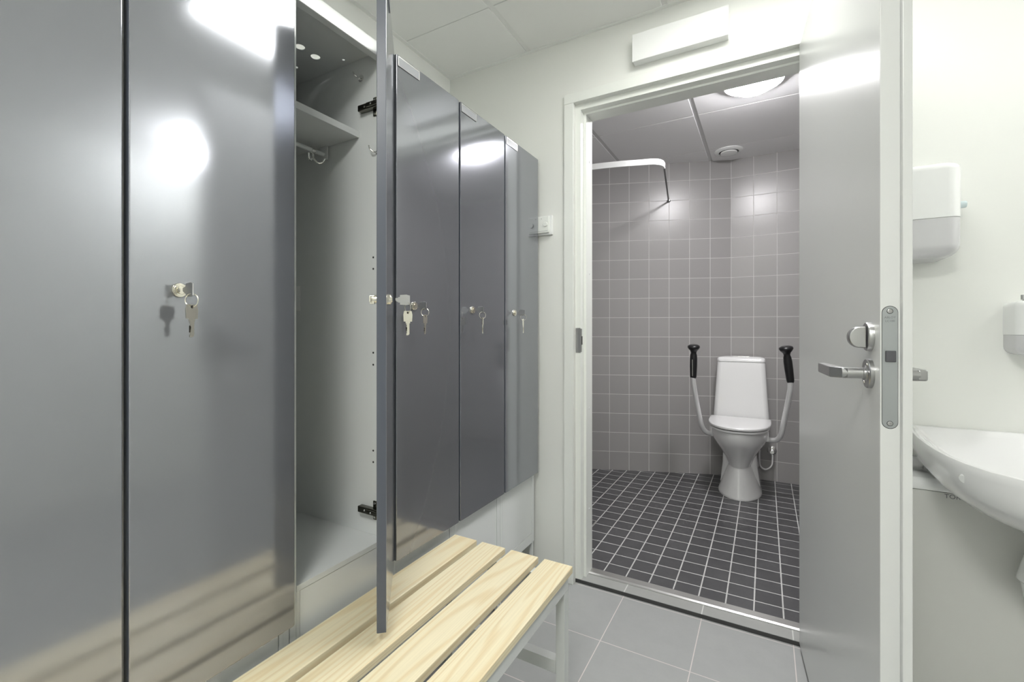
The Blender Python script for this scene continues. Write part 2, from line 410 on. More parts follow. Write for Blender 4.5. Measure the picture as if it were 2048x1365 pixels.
for a in (60, 240):
    bm = NB(); lathe(bm, [(.0025, 0), (.0022, .001)], (0, -1, 0), (tx+.019*math.cos(math.radians(a)), -.0075, 1.0218+.019*math.sin(math.radians(a))), 12); ob('rose_screw', bm, M['nickel'], rs, world=False)
def lever(sgn, y0, zc):
    bm = NB()
    s = sgn
    lathe(bm, [(.0105, .006), (.0105, .012), (.0098, .0125), (.0098, .044)], (0, s, 0), (tx, y0, zc), 28)
    # mitred bend and the flat blade running back along the leaf
    prism(bm, [(tx+.0098, y0+s*.036), (tx-.0105, y0+s*.0600), (tx-.118, y0+s*.0600), (tx-.122, y0+s*.047), (tx-.0098, y0+s*.042)], zc-.0098, zc+.0098, 'z', .0022, 3)
    return bm
ob('door_handle', lever(-1, 0, 1.0218), M['steel'], leaf, world=False, ang=45)
bm = NB(); lathe(bm, [(.0262, 0), (.0262, .006), (.0248, .0075), (.013, .009)], (0, 1, 0), (tx, .0405, 1.0218), 40); ob('handle_rose', bm, M['steel'], leaf, world=False)
bm = NB()
lathe(bm, [(.0105, .006), (.0105, .026)], (0, 1, 0), (tx, .0405, 1.0218), 28)
box(bm, tx-.118, tx+.0098, .0405+.022, .0405+.0365, 1.0120, 1.0316, .0035, 3)
ob('door_handle', bm, M['steel'], leaf, world=False, ang=45)

# ------------------------------------------------------------------ lockers
FX = -.900                      # front plane of the locker bodies
PY0, PITCH = .0255-.298, .298   # first boundary and the width of one locker
DB, DT = .4645, 1.857           # door bottom / top
def locker_body(open_=False):
    """local frame: x towards the room (front at 0), y along the row, z up; one unit is PITCH wide"""
    bm = NB(); w_ = PITCH-.0012; d = -.475; t = .016
    box(bm, d, 0, 0, t, .157, 1.868, .0025); box(bm, d, 0, w_-t, w_, .157, 1.868, .0025)
    for y0, y1 in ((t-.001, .024), (w_-.024, w_-t+.001)):
        box(bm, -.014, 0, y0, y1, .157, 1.868 if False else .5215, .0008)
    box(bm, d, d+.012, t, w_-t, .157, 1.866)
    box(bm, d+.012, 0, t, w_-t, .5215, .535, .001)          # bottom shelf of the cupboard
    box(bm, -.022, 0, t, w_-t, 1.830, 1.868, .002)           # top rail
    box(bm, -.020, 0, .024, w_-.024, .157, .197, .0015)      # bottom rail
    return bm
def rounded_rect(x0, x1, y0, y1, r, n=4):
    out = []
    for cx, cy, a0 in ((x1-r, y1-r, 0), (x0+r, y1-r, 90), (x0+r, y0+r, 180), (x1-r, y0+r, 270)):
        out += [(cx+r*math.cos(math.radians(a0+90*i/n)), cy+r*math.sin(math.radians(a0+90*i/n))) for i in range(n+1)]
    return out
def locker(y, open_=False, label='', ang=0.0):
    w_ = PITCH-.0012; t = .016
    root = empty('locker', (FX, y, 0), label=label, cat='locker', group='row of changing room lockers')
    W = dict(world=False)
    ob('body', locker_body(), M['locker'], root, **W)
    bm = NB(); box(bm, -.012, -.0012, .0252, w_-.0252, .1985, .5205, .001); ob('lower_panel', bm, M['locker'], root, **W)
    # top panel, pierced by vent holes where one can look up at it
    bm = NB(); d = -.475+.012
    rect = [(-.022, t), (-.022, w_-t), (d, w_-t), (d, t)]
    loops = [[bm.verts.new((a, b, 1.862)) for a, b in rect]]
    # world (x, y) of the holes, relative to this unit
    hs = [(-1.0925, .784, .0125), (-1.0948, .8337, .0125), (-1.038, .8816, .0038), (-1.188, .839, .0060), (-1.0905, .7345, .0125), (-1.0885, .685, .0125)]
    for hx, hy, hr in hs:
        cx, cy = hx-FX, hy-(PY0+3*PITCH)
        loops.append([bm.verts.new((cx+hr*math.cos(2*PI*i/20), cy+hr*math.sin(2*PI*i/20), 1.862)) for i in range(20)])
    es = [bm.edges.new((l[i], l[(i+1) % len(l)])) for l in loops for i in range(len(l))]
    r = bmesh.ops.triangle_fill(bm, use_beauty=True, use_dissolve=False, edges=es)
    fs = [g for g in r['geom'] if isinstance(g, bmesh.types.BMFace)]
    fs = [f for f in fs if all((f.calc_center_median().xy - Vector((hx-FX, hy-(PY0+3*PITCH)))).length > hr*.98 for hx, hy, hr in hs)] 
    ext = bmesh.ops.extrude_face_region(bm, geom=list(bm.faces))
    bmesh.ops.translate(bm, verts=[v for v in ext['geom'] if isinstance(v, bmesh.types.BMVert)], vec=(0, 0, .002))
    ob('top_panel', bm, M['locker'], root, flat=True, **W)
    for lx in (-.004-.013, -.46):
        for ly in (.001, w_-.014):
            bm = NB(); box(bm, lx, lx+.013, ly, ly+.013, 0, .158, .001); ob('leg', bm, M['locker'], root, **W)
    # the door: local frame at the hinge, its outer face in x=0, body towards -x, width towards -y
    dr = NB(); dw = PITCH-.0083
    prism(dr, rounded_rect(-dw, 0, DB, DT, .004), -.020, 0, 'x', .0016, 3)
    door = ob('door', dr, M['blue'], root, ang=12, **W)
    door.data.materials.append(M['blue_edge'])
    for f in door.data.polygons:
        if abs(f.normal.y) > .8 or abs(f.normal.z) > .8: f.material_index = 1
    door.location = (.020, PITCH-.0025, 0); door.rotation_euler = (0, 0, ang)
    bm = NB()
    lathe(bm, [(.0125, -.004), (.0125, .0035), (.0115, .0048), (.0100, .0048), (.0096, .0060), (.0078, .0060), (.0074, .0052), (.0066, .0052), (.0062, .0080), (.0020, .0080)], (1, 0, 0), (0, -dw+.070, 1.168), 36)
    lock = ob('lock', bm, M['nickel'], door, **W)
    bm = NB(); lathe(bm, [(.0095, 0), (.0095, .018)], (-1, 0, 0), (-.019, -dw+.070, 1.168), 24); box(bm, -.040, -.030, -dw+.062, -dw+.078, 1.157, 1.176, .001)
    box(bm, -.0395, -.036, -dw+.045, -dw+.078, 1.160, 1.174, .001)
    ob('lock_cam', bm, M['nickel'], door, **W) if open_ else bm.free()
    bm = NB(); y0 = -dw+.005
    box(bm, -.0002, .0020, y0, y0+.088, 1.826, 1.8525, .0006); lh = ob('label_holder', bm, M['wplastic'], door, **W)
    lh.data.materials[0] = M['labelgrey']
    bm = NB(); box(bm, .0019, .0026, y0, y0+.088, 1.8495, 1.8525, .0003); box(bm, .0019, .0026, y0, y0+.088, 1.826, 1.8275, .0003); box(bm, .0019, .0026, y0, y0+.002, 1.8275, 1.8495, .0002); box(bm, .0019, .0026, y0+.086, y0+.088, 1.8275, 1.8495, .0002)
    ob('label_rim', bm, M['alu'], door, **W)
    if open_:
        wy = w_-t           # inner face of the side panel on the hinge side
        bm = NB(); box(bm, -.067, -.0015, wy-.0012, wy, .536, 1.829, .0004); ob('side_flange', bm, M['locker'], root, **W)
        bm = NB(); box(bm, -.45, -.097, t+.001, wy-.001, 1.641, 1.659, .001); ob('shelf', bm, M['locker'], root, **W)
        bm = NB(); lathe(bm, [(.0065, 0), (.0065, wy-t-.004)], (0, 1, 0), (-.239, t+.002, 1.618), 20); rod = ob('clothes_rod', bm, M['locker'], root, **W)
        for yy in (t+.004, wy-.008):
            bm = NB(); box(bm, -.255, -.222, yy, yy+.004, 1.600, 1.641, .001); ob('rod_bracket', bm, M['locker'], rod, **W)
        bm = NB()
        hy = wy-.045
        tube(bm, smooth_path([(-.239, hy, 1.609), (-.236, hy, 1.596), (-.232, hy-.012, 1.585), (-.225, hy-.022, 1.588), (-.222, hy-.026, 1.600)], 6), .0032, 12)
        tube(bm, smooth_path([(-.239, hy, 1.609), (-.236, hy, 1.596), (-.228, hy+.010, 1.583), (-.220, hy+.020, 1.586), (-.216, hy+.024, 1.597)], 6), .0032, 12)
        lathe(bm, [(.009, 0), (.009, .012)], (0, 1, 0), (-.239, hy-.006, 1.618), 20)
        ob('rod_hook', bm, M['chrome'], rod, **W)
        for zz in (1.712, .6045):
            bm = NB()
            box(bm, -.040, -.026, wy-.005, wy-.0012, zz-.026, zz+.026, .004, 3)
            box(bm, -.084, -.010, wy-.019, wy-.003, zz-.0085, zz+.0085, .002)
            box(bm, -.048, -.008, wy-.024, wy-.015, zz-.006, zz+.006, .002)
            hg = ob('hinge', bm, principled('dark_nickel', (.16, .155, .13), .22, 1.0), root, **W)
            for q in (-.019, .019):
                bm = NB(); lathe(bm, [(.0036, 0), (.003, .0012), (.001, .0008)], (0, -1, 0), (-.033, wy-.005, zz+q), 14); ob('hinge_screw', bm, M['chrome'], hg, **W)
            for q in (-.058, -.030):
                bm = NB(); lathe(bm, [(.0028, 0), (.0022, .001)], (0, -1, 0), (q, wy-.019 if q < -.05 else wy-.024, zz), 14); ob('hinge_screw', bm, M['chrome'], hg, **W)
        for zz in (1.2996, 1.268, 1.0367, 1.0036, .7668, .7351):
            bm = NB(); lathe(bm, [(.0028, 0), (.0028, .0006)], (0, -1, 0), (-.042, wy-.0012, zz), 14); ob('pin_hole', bm, M['dark'], root, **W)
        bm = NB(); lathe(bm, [(.010, 0), (.010, .002), (.006, .004)], (0, -1, 0), (-.090, wy, 1.806), 18)
        tube(bm, smooth_path([(-.090, wy-.003, 1.806), (-.088, wy-.014, 1.803), (-.092, wy-.022, 1.806), (-.098, wy-.022, 1.816)], 6), .0022, 10)
        ob('wall_hook', bm, M['chrome'], root, **W)
        bm = NB(); tube(bm, smooth_path([(-.026, wy-.002, 1.586), (-.030, wy-.012, 1.585), (-.037, wy-.018, 1.592), (-.041, wy-.018, 1.602)], 6), .0020, 10)
        lathe(bm, [(.007, 0), (.006, .002)], (0, -1, 0), (-.026, wy-.001, 1.586), 16)
        ob('wall_hook', bm, M['chrome'], root, **W)
        bm = NB(); box(bm, -.43, -.354, wy-.003, wy, 1.158, 1.236, .001); ob('name_card', bm, M['wplastic'], root, **W)
    return root
OPEN = math.radians(40.7)
names = ['grey-blue locker at the left edge of the photo, only part of its door in view',
         'grey-blue closed locker just left of the open one, its keys hanging',
         'open locker with a shelf and clothes rod inside, door ajar',
         'closed grey-blue locker directly behind the open locker door',
         'closed grey-blue locker between the one by the open door and the end one',
         'last closed grey-blue locker of the row, nearest the doorway']
first = locker(PY0+1*PITCH, False, names[0])
lockers = [first]
for i in range(1, 6):
    if i == 2:
        lockers.append(locker(PY0+3*PITCH, True, names[2], OPEN)); continue
    c = copy_tree(first); c.location = (FX, PY0+(i+1)*PITCH, 0); c['label'] = names[i]; lockers.append(c)

# keys: one inserted key, a ring and a key that hangs from it; local x out of the lock
def key_mesh(bow_w, bow_h, blade, mtx, teeth=True):
    bm = NB()
    h = bow_w/2
    poly = [(-h*.82, 0), (h*.82, 0), (h, -bow_h*.35), (h*.92, -bow_h), (h*.5, -bow_h), (h*.5, -bow_h-.004), (h*.34, -bow_h-.004), (h*.34, -bow_h-blade+.003), (h*.1, -bow_h-blade), (-h*.34, -bow_h-blade)]
    if teeth:
        for k in range(5):
            zz = -bow_h-blade+.004+k*(blade-.012)/5
            poly += [(-h*.34, zz), (-h*.16, zz+.002), (-h*.34, zz+.004)]
    poly += [(-h*.34, -bow_h-.004), (-h*.5, -bow_h-.004), (-h*.5, -bow_h), (-h*.92, -bow_h), (-h, -bow_h*.35)]
    prism(bm, poly, -.0011, .0011, 'y', .0003, 1)
    bm.transform(mtx)
    return bm
def keyset(name_label, lockx, ly, rz, twist):
    root = empty('key_bunch', (lockx, ly, 1.168), rz, label=name_label, cat='keys', group='keys left in the locker locks')
    W = dict(world=False)
    # inserted key: the bow stands out of the lock, flat in the vertical plane
    mt = Matrix.Translation((.038, 0, -.0005)) @ Matrix.Rotation(PI/2, 4, 'Y') @ Matrix.Rotation(0, 4, 'Z')
    ob('key', key_mesh(.024, .022, .010, mt, False), M['steel'], root, **W)
    bm = NB()
    cx, cz, r = .0330, -.0185, .0115
    tw = Matrix.Rotation(math.radians(twist), 4, 'Z')
    P = [Vector((cx, 0, cz)) + tw @ Vector((r*math.sin(2*PI*i/28), 0, r*math.cos(2*PI*i/28))) for i in range(28)]
    rings = []
    for i, p in enumerate(P):
        t = (P[(i+1) % 28]-P[i-1]).normalized(); c = (p-Vector((cx, 0, cz))).normalized(); v = t.cross(c)
        rings.append([bm.verts.new(p + (c*math.cos(2*PI*k/8)+v*math.sin(2*PI*k/8))*.0009) for k in range(8)])
    for i in range(28):
        a, b = rings[i], rings[(i+1) % 28]
        for k in range(8): bm.faces.new((a[k], a[(k+1) % 8], b[(k+1) % 8], b[k]))
    ob('key_ring', bm, M['nickel'], root, **W)
    for q, (dy_, tilt) in enumerate(((0, 0),)):
        mt = Matrix.Translation((cx, dy_, cz-r+.0045)) @ Matrix.Rotation(math.radians(twist+80), 4, 'Z')
        k2 = ob('key', key_mesh(.022, .024, .031, mt), M['nickel'], root, **W)
        bm = NB(); lathe(bm, [(.0026, -.0013), (.0026, .0013)], tuple((Matrix.Rotation(math.radians(twist+80), 3, 'Z') @ Vector((0, 1, 0)))), (cx, dy_, cz-r+.0005), 14)
        ob('key_eye', bm, M['dark'], k2, **W)
    return root
kl = ['keys hanging from the lock of the near closed locker, left in the photo',
      'keys hanging from the lock of the open locker door, nearly edge-on',
      'keys hanging in the lock of the locker just behind the open door',
      'keys hanging in the lock of the second locker from the row end',
      'keys hanging in the lock of the end locker by the wall']
LOFF = PITCH-.0025-(PITCH-.0083)+.070
for i, lab in zip((1, 2, 3, 4, 5), kl):
    if i == 2:
        hinge = Vector((FX+.020, PY0+3*PITCH+PITCH-.0025, 0)); u = Vector((math.sin(OPEN), -math.cos(OPEN), 0))
        p = hinge + u*((PITCH-.0083)-.070) + Vector((math.cos(OPEN), math.sin(OPEN), 0))*.0085
        keyset(lab, p.x, p.y, OPEN, -55)
    else:
        keyset(lab, FX+.020+.0085, PY0+(i+1)*PITCH+LOFF, 0, {1: 25, 3: 20, 4: 55, 5: 30}[i])

# ------------------------------------------------------------------ bench
bench = empty('bench', (-.67, .43, 0), label='low changing bench with four pale pine planks on a light grey steel frame', cat='bench')
BY0, BY1 = -.316, 1.184
for a, b in ((-.873, -.788), (-.769, -.685), (-.665, -.574), (-.555, -.468)):
    bm = NB(); box(bm, a, b, BY0, BY1, .4205, .4400, .0022, 3); o = ob('plank', bm, M['pine'], bench)
for x in (-.497, -.871):
    bm = NB(); box(bm, x, x+.026, BY0+.05, 1.160, .388, .4205, .0015); ob('side_rail', bm, M['benchmetal'], bench)
    for y in (1.132, .42, BY0+.024):
        bm = NB(); box(bm, x, x+.026, y, y+.028, 0, .388 if y != 1.132 else .388, .0015); ob('leg', bm, M['benchmetal'], bench)
for y in (1.132, .42, BY0+.024):
    bm = NB(); box(bm, -.845, -.497, y, y+.028, .163, .198, .0015); ob('stretcher', bm, M['benchmetal'], bench)
    bm = NB(); box(bm, -.845, -.497, y, y+.028, .388, .4205, .0015); ob('cross_rail', bm, M['benchmetal'], bench)

# ------------------------------------------------------------------ on the far wall of the hall
vb = empty('wall_cover_box', (-.288, YF, 2.163), label='blank white rectangular box mounted on the wall above the doorway', cat='cover box')
bm = NB(); box(bm, -.459, -.117, 1.806, YF, 2.166, 2.270, .001); ob('box_body', bm, M['wplastic'], vb)
bm = NB(); box(bm, -.461, -.1146, 1.799, 1.8065, 2.163, 2.2715, .0022, 3); ob('box_cover', bm, M['wplastic'], vb)
bm = NB(); lathe(bm, [(.005, 0), (.0042, .0008)], (0, -1, 0), (-.134, 1.799, 2.176), 16); ob('cover_screw', bm, M['gplastic'], vb)
th = empty('thermostat', (-.862, YF, 1.522), label='small square white wall thermostat with a round dial beside the last locker', cat='thermostat')
bm = NB(); box(bm, -.905, -.820, 1.826, YF, 1.522, 1.607, .002); ob('back_plate', bm, M['wplastic'], th)
bm = NB(); box(bm, -.902, -.830, 1.815, 1.8262, 1.529, 1.603, .003, 3); ob('cover', bm, M['frame'], th)
bm = NB(); lathe(bm, [(.0105, 0), (.0100, .005), (.0090, .006)], (0, -1, 0), (-.846, 1.8152, 1.566), 28); dl_ = ob('dial', bm, M['frame'], th)
for k in range(9):
    a = math.radians(-30+30*k)
    bm = NB(); lathe(bm, [(.0007, 0), (.0007, .0003)], (0, -1, 0), (-.846+.014*math.cos(a), 1.8152, 1.566+.014*math.sin(a)), 8); ob('scale_mark', bm, M['ink'], th)
bm = NB(); box(bm, -.895, -.836, 1.8147, 1.8152, 1.5365, 1.5375); ob('print_line', bm, M['ink'], th)
bm = NB(); lathe(bm, [(.0016, 0), (.0014, .0006)], (0, -1, 0), (-.866, 1.8152, 1.592), 10); ob('indicator', bm, M['ink'], th)

# paper towel dispenser
td = empty('paper_towel_dispenser', (.31, YF, 1.29), label='white paper towel dispenser with smoked lower window on the wall right of the door', cat='towel dispenser')
def rr_ring(x0, x1, y0, y1, r, z, n=6):
    return [(a, b, z) for a, b in rounded_rect(x0, x1, y0, y1, r, n)]
def front_round(x0, x1, yf, yb, r, z, n=8):
    pts = [(x0, yb, z), (x0, yf+r, z)]
    pts += [(x0+r-r*math.cos(PI/2*i/n), yf+r-r*math.sin(PI/2*i/n), z) for i in range(1, n+1)]
    pts += [(x1-r+r*math.sin(PI/2*i/n), yf+r-r*math.cos(PI/2*i/n), z) for i in range(0, n+1)]
    pts += [(x1, yb, z)]
    return pts
def curved(x0, x1, yf, yb, zt, zb, r, rt, rb, seg=5):
    """box with a rounded front, softened at the top edge by rt and at the bottom by rb"""
    R = []
    for i in range(seg+1):
        a = PI/2*i/seg
        ins = rb*(1-math.sin(a)); R.append(front_round(x0+ins, x1-ins, yf+ins, yb, max(r-ins*.3, .004), zb+rb*(1-math.cos(a))))
    for i in range(seg+1):
        a = PI/2*i/seg
        ins = rt*(1-math.cos(a)); R.append(front_round(x0+ins, x1-ins, yf+ins, yb, max(r-ins*.3, .004), zt-rt+rt*math.sin(a)))
    bm = NB(); loft(bm, R); return bm
ob('housing', curved(.153, .483, 1.705, YF, 1.575, 1.4180, .035, .020, .0005), M['wplastic'], td)
ob('window', curved(.154, .482, 1.706, YF, 1.4175, 1.306, .035, .0005, .035), M['gplastic'], td)
bm = NB(); box(bm, .165, .430, 1.715, 1.735, 1.328, 1.345, .006, 3)
bm2 = bm; ob('towel_edge', bm2, M['wplastic'], td)
bm = NB(); lathe(bm, [(.0035, 0), (.0035, .008)], (1, 0, 0), (.483, 1.78, 1.463), 14)
kn = ob('key_shank', bm, M['steel'], td)
bm = NB(); lathe(bm, [(.009, 0), (.010, .002), (.010, .014), (.009, .017)], (1, 0, 0), (.490, 1.78, 1.463), 20); ob('key_knob', bm, M['clearblue'], kn)
# soap dispenser
sd = empty('soap_dispenser', (.659, YF, 1.02), label='white soap dispenser with smoked lower half above the washbasin', cat='soap dispenser')
ob('housing', curved(.602, .716, 1.735, YF, 1.180, 1.0860, .035, .016, .0005), M['wplastic'], sd)
ob('window', curved(.603, .715, 1.736, YF, 1.0857, 1.030, .035, .0005, .022), M['gplastic'], sd)
bm = NB(); lathe(bm, [(.024, 0), (.023, .006), (.016, .015), (.004, .019)], (0, 0, -1), (.659, 1.775, 1.031), 24); ob('push_bar', bm, M['wplastic'], sd)
bm = NB(); lathe(bm, [(.0022, 0), (.0022, .006)], (0, 0, 1), (.630, 1.800, 1.179), 12); lathe(bm, [(.004, .005), (.0055, .006), (.0055, .018), (.0045, .019)], (0, 0, 1), (.630, 1.800, 1.179), 16); ob('key_pin', bm, M['steel'], sd)
text_mesh('TORK', .0065, M['engrave'], axes((1, 0, 0), (0, 0, 1), (.640, 1.7347, 1.0965)), 'lettering', sd)

# waste bin under the basin
wb = empty('waste_bin', (.46, 1.73, 0), label='tall white wall bin standing under the washbasin', cat='waste bin')
ob('bin_body', curved(.250, .650, 1.620, YF-.001, .664, .0, .030, .001, .004), M['bin'], wb)
ob('bin_lid', curved(.247, .653, 1.617, YF-.001, .694, .666, .030, .022, .001), M['wplastic'], wb)
text_mesh('TORK', .016, M['engrave'], axes((1, 0, 0), (0, 0, 1), (.440, 1.6197, .655)), 'lettering', wb)

# ------------------------------------------------------------------ washbasin
bs = empty('washbasin', (.63, YF, .80), label='wide white ceramic washbasin with a shallow sloping bowl on the wall', cat='washbasin')
half = [(.400, 1.838), (.388, 1.828), (.379, 1.79), (.371, 1.72), (.364, 1.64), (.362, 1.56), (.363, 1.49), (.370, 1.42), (.384, 1.36), (.408, 1.303), (.443, 1.262), (.492, 1.230), (.555, 1.210), (.63, 1.203)]
full = half + [(1.26-a, b) for a, b in half[::-1][1:]]
BC = (.63, 1.50)
def brng(s, z, sy=None, back=True, bk=None):
    out = []
    for a, b in full:
        y = BC[1] + (b-BC[1])*(sy if sy is not None else s)
        if back and b > BC[1]:  # keep the back of the body close to the wall
            y = BC[1] + (b-BC[1])*(1-(1-s)*.5)
        if bk is not None and b > BC[1]: y = BC[1] + (b-BC[1])*bk
        out.append((BC[0]+(a-BC[0])*s, y, z if not callable(z) else z(a, y)))
    return out
bm = NB()
R = [brng(.26, .640, bk=.12), brng(.42, .645, bk=.18), brng(.60, .660, bk=.24), brng(.79, .684, bk=.34), brng(.91, .710, bk=.60), brng(.97, .738), brng(.990, .765), brng(1.0, .785), brng(1.0, .797), brng(.990, .8035), brng(.972, .805)]
R += [brng(.945, .802, back=False), brng(.90, .790, back=False), brng(.82, .765, back=False), brng(.66, .728, back=False), brng(.45, .702, back=False), brng(.22, .690, back=False), brng(.06, .688, back=False)]
loft(bm, R)
ob('basin_bowl', bm, M['ceramic'], bs, ang=32)
bm = NB(); lathe(bm, [(.011, 0), (.011, .007), (.009, .010), (.004, .0105)], Vector((-.75, -.6, -.25)), (.392, 1.372, .770), 24); ob('screw_cap', bm, M['wplastic'], bs)
bm = NB(); box(bm, .30, .395, 1.700, 1.722, .700, .736, .002); ob('mounting_bracket', bm, M['steel'], bs)
bm = NB()
lathe(bm, [(.062, 0), (.060, .022), (.050, .034)], (0, 0, -1), (.600, 1.55, .636), 32)
lathe(bm, [(.020, 0), (.020, .06)], (0, 0, -1), (.582, 1.55, .62), 24)
lathe(bm, [(.024, 0), (.026, .006), (.026, .026), (.034, .028), (.045, .075), (.046, .082), (.040, .088), (.030, .150), (.024, .160), (.006, .162)], (0, 0, -1), (.578, 1.55, .580), 32)
tube(bm, smooth_path([(.60, 1.55, .54), (.67, 1.56, .54), (.70, 1.62, .54), (.70, YF, .54)], 6), .017, 18)
ob('bottle_trap', bm, M['wplastic'], bs)
# tap (beyond the right edge of the photo, part of the basin)
bm = NB(); lathe(bm, [(.026, 0), (.025, .006), (.020, .010), (.020, .11), (.022, .118), (.018, .128)], (0, 0, 1), (.86, 1.78, .800), 28)
tube(bm, smooth_path([(.86, 1.78, .88), (.85, 1.72, .90), (.83, 1.64, .895), (.825, 1.61, .875)], 6), .011, 18)
ob('tap', bm, M['chrome'], bs)

# ------------------------------------------------------------------ toilet
tl = empty('toilet', (-.148, 3.45, .02), label='white ceramic toilet with closed lid standing against the grey tiled corner', cat='toilet')
TX = -.148
def egg(hw, yf, yb, z, p=2.3, n=40, sq=2.0):
    """plan section: round towards the front, squarer at the back"""
    ym = yf + (yb-yf)*.52; out = []
    for i in range(n):
        a = 2*PI*i/n; c, s = math.cos(a), math.sin(a)
        e = p if s > 0 else sq
        x = hw*abs(c)**(2/e)*(1 if c >= 0 else -1)
        y = ym + (yb-ym if s > 0 else ym-yf)*abs(s)**(2/e)*(1 if s >= 0 else -1)
        out.append((TX+x, y, z))
    return out
bm = NB()
R = [egg(.132, 3.188, 3.62, .020, 4), egg(.132, 3.186, 3.62, .028, 4), egg(.129, 3.190, 3.62, .036, 4), egg(.116, 3.203, 3.61, .07, 4), egg(.096, 3.222, 3.60, .13, 4), egg(.076, 3.241, 3.58, .190, 4), egg(.071, 3.246, 3.57, .203, 4),
     egg(.071, 3.244, 3.57, .209, 4), egg(.093, 3.212, 3.58, .265, 4), egg(.120, 3.168, 3.60, .315, 4), egg(.146, 3.122, 3.60, .36, 4), egg(.162, 3.090, 3.61, .395, 4), egg(.167, 3.077, 3.62, .430, 4), egg(.168, 3.074, 3.62, .458, 4), egg(.160, 3.082, 3.62, .464, 4)]
loft(bm, R)
ob('bowl', bm, M['ceramic'], tl, ang=60)
bm = NB()
def wedge(z, hw, y0): return [(TX-hw, y0, z), (TX+hw, y0, z), (TX+hw, 3.66, z), (TX-hw, 3.66, z)]
loft(bm, [wedge(.02, .125, 3.42), wedge(.06, .122, 3.40), wedge(.20, .104, 3.36), wedge(.30, .100, 3.34), wedge(.42, .12, 3.36)])
bmesh.ops.bevel(bm, geom=[e for e in bm.edges if abs(e.verts[0].co.z-e.verts[1].co.z) > .01], offset=.025, segments=4, profile=.5, affect='EDGES')
ob('rear_pedestal', bm, M['ceramic'], tl, ang=50)
def dshape(hw, yf, yb, z, n=28, e=2.35):
    ym = yb-.10; out = [(TX+hw, yb, z)]
    out += [(TX-hw, yb, z)]
    for i in range(n+1):
        a = PI + PI*i/n; c, s = math.cos(a), math.sin(a)
        out.append((TX+hw*abs(c)**(2/e)*(1 if c >= 0 else -1), ym - (ym-yf)*abs(s)**(2/e), z))
    return out
bm = NB(); loft(bm, [dshape(.170, 3.068, 3.45, .4645), dshape(.176, 3.060, 3.452, .468), dshape(.177, 3.058, 3.452, .478), dshape(.172, 3.064, 3.45, .481)]); ob('seat_ring', bm, M['seatplastic'], tl, ang=30)
bm = NB(); loft(bm, [dshape(.176, 3.064, 3.455, .4850), dshape(.183, 3.052, 3.458, .4875), dshape(.184, 3.051, 3.458, .498), dshape(.181, 3.055, 3.456, .502), dshape(.170, 3.068, 3.45, .5040), dshape(.10, 3.14, 3.42, .5055)]); ob('lid', bm, M['seatplastic'], tl, ang=30)
bm = NB()
def tk(hw, y0, z, r=.03): return rr_ring(TX-hw, TX+hw, y0, 3.690, r, z, 6)
loft(bm, [tk(.160, 3.52, .455), tk(.1735, 3.506, .475), tk(.1735, 3.502, .50), tk(.165, 3.506, .62), tk(.157, 3.512, .75), tk(.150, 3.520, .868), tk(.1495, 3.521, .874)])
ob('cistern', bm, M['ceramic'], tl, ang=50)
bm = NB(); loft(bm, [tk(.1505, 3.518, .876), tk(.151, 3.517, .884), tk(.150, 3.519, .897), tk(.142, 3.532, .906, .028), tk(.11, 3.56, .911, .02), tk(.05, 3.60, .912, .01)]); cl = ob('cistern_lid', bm, M['ceramic'], tl, ang=50)
bm = NB(); lathe(bm, [(.026, 0), (.026, .004), (.022, .007), (.010, .0075)], (0, 0, 1), (TX+.003, 3.60, .910), 28); ob('flush_button', bm, M['chrome'], cl)
bm = NB(); box(bm, TX-.05, TX+.055, 3.566, 3.572, .9085, .9125, .001); ob('button_trim', bm, M['chrome'], cl)
# folding arm supports, screwed to the bowl
def arm(sx, label):
    """sx = -1 left, +1 right"""
    X = lambda d: TX + sx*d
    if sx < 0: P = [(X(.150), 3.34, .402), (X(.178), 3.31, .402), (X(.205), 3.29, .420), (X(.224), 3.27, .462), (X(.244), 3.25, .57), (X(.262), 3.22, .70), (X(.268), 3.21, .76), (X(.270), 3.20, .82)]
    else: P = [(X(.150), 3.34, .398), (X(.180), 3.31, .398), (X(.214), 3.29, .410), (X(.236), 3.27, .452), (X(.255), 3.25, .56), (X(.277), 3.22, .70), (X(.283), 3.21, .76), (X(.279), 3.20, .82)]
    bm = NB(); tube(bm, smooth_path(P, 8), .0160, 20); root = ob('support_arm', bm, M['alum_tube'], tl, label=label)
    top = Vector((X(.262), 3.185, .958)); bot = Vector(P[-2])+Vector((0, 0, .02)); ax = (top-bot)
    h = ax.length
    bm = NB(); lathe(bm, [(.017, 0), (.020, .006), (.0215, .02), (.0235, .08), (.0235, h-.05), (.021, h-.025), (.017, h-.010), (.022, h+.004), (.034, h+.018), (.0385, h+.028), (.036, h+.038), (.024, h+.044), (.004, h+.045)], ax, bot, 32)
    ob('hand_grip', bm, M['black'], root, ang=60, label='black plastic hand grip')
    if sx < 0:
        bm = NB(); tube(bm, [bot+ax*.08+Vector((-.002, -.0235, 0)), bot+ax*.70+Vector((-.004, -.0255, 0))], .0028, 10); ob('grip_clip', bm, M['chrome'], root)
    bm = NB(); box(bm, X(.135), X(.170), 3.30, 3.46, .385, .458, .006, 3); ob('mounting_bracket', bm, M['seatplastic'], root)
arm(-1, 'left folding arm support of bare aluminium tube')
arm(1, 'right folding arm support of bare aluminium tube')
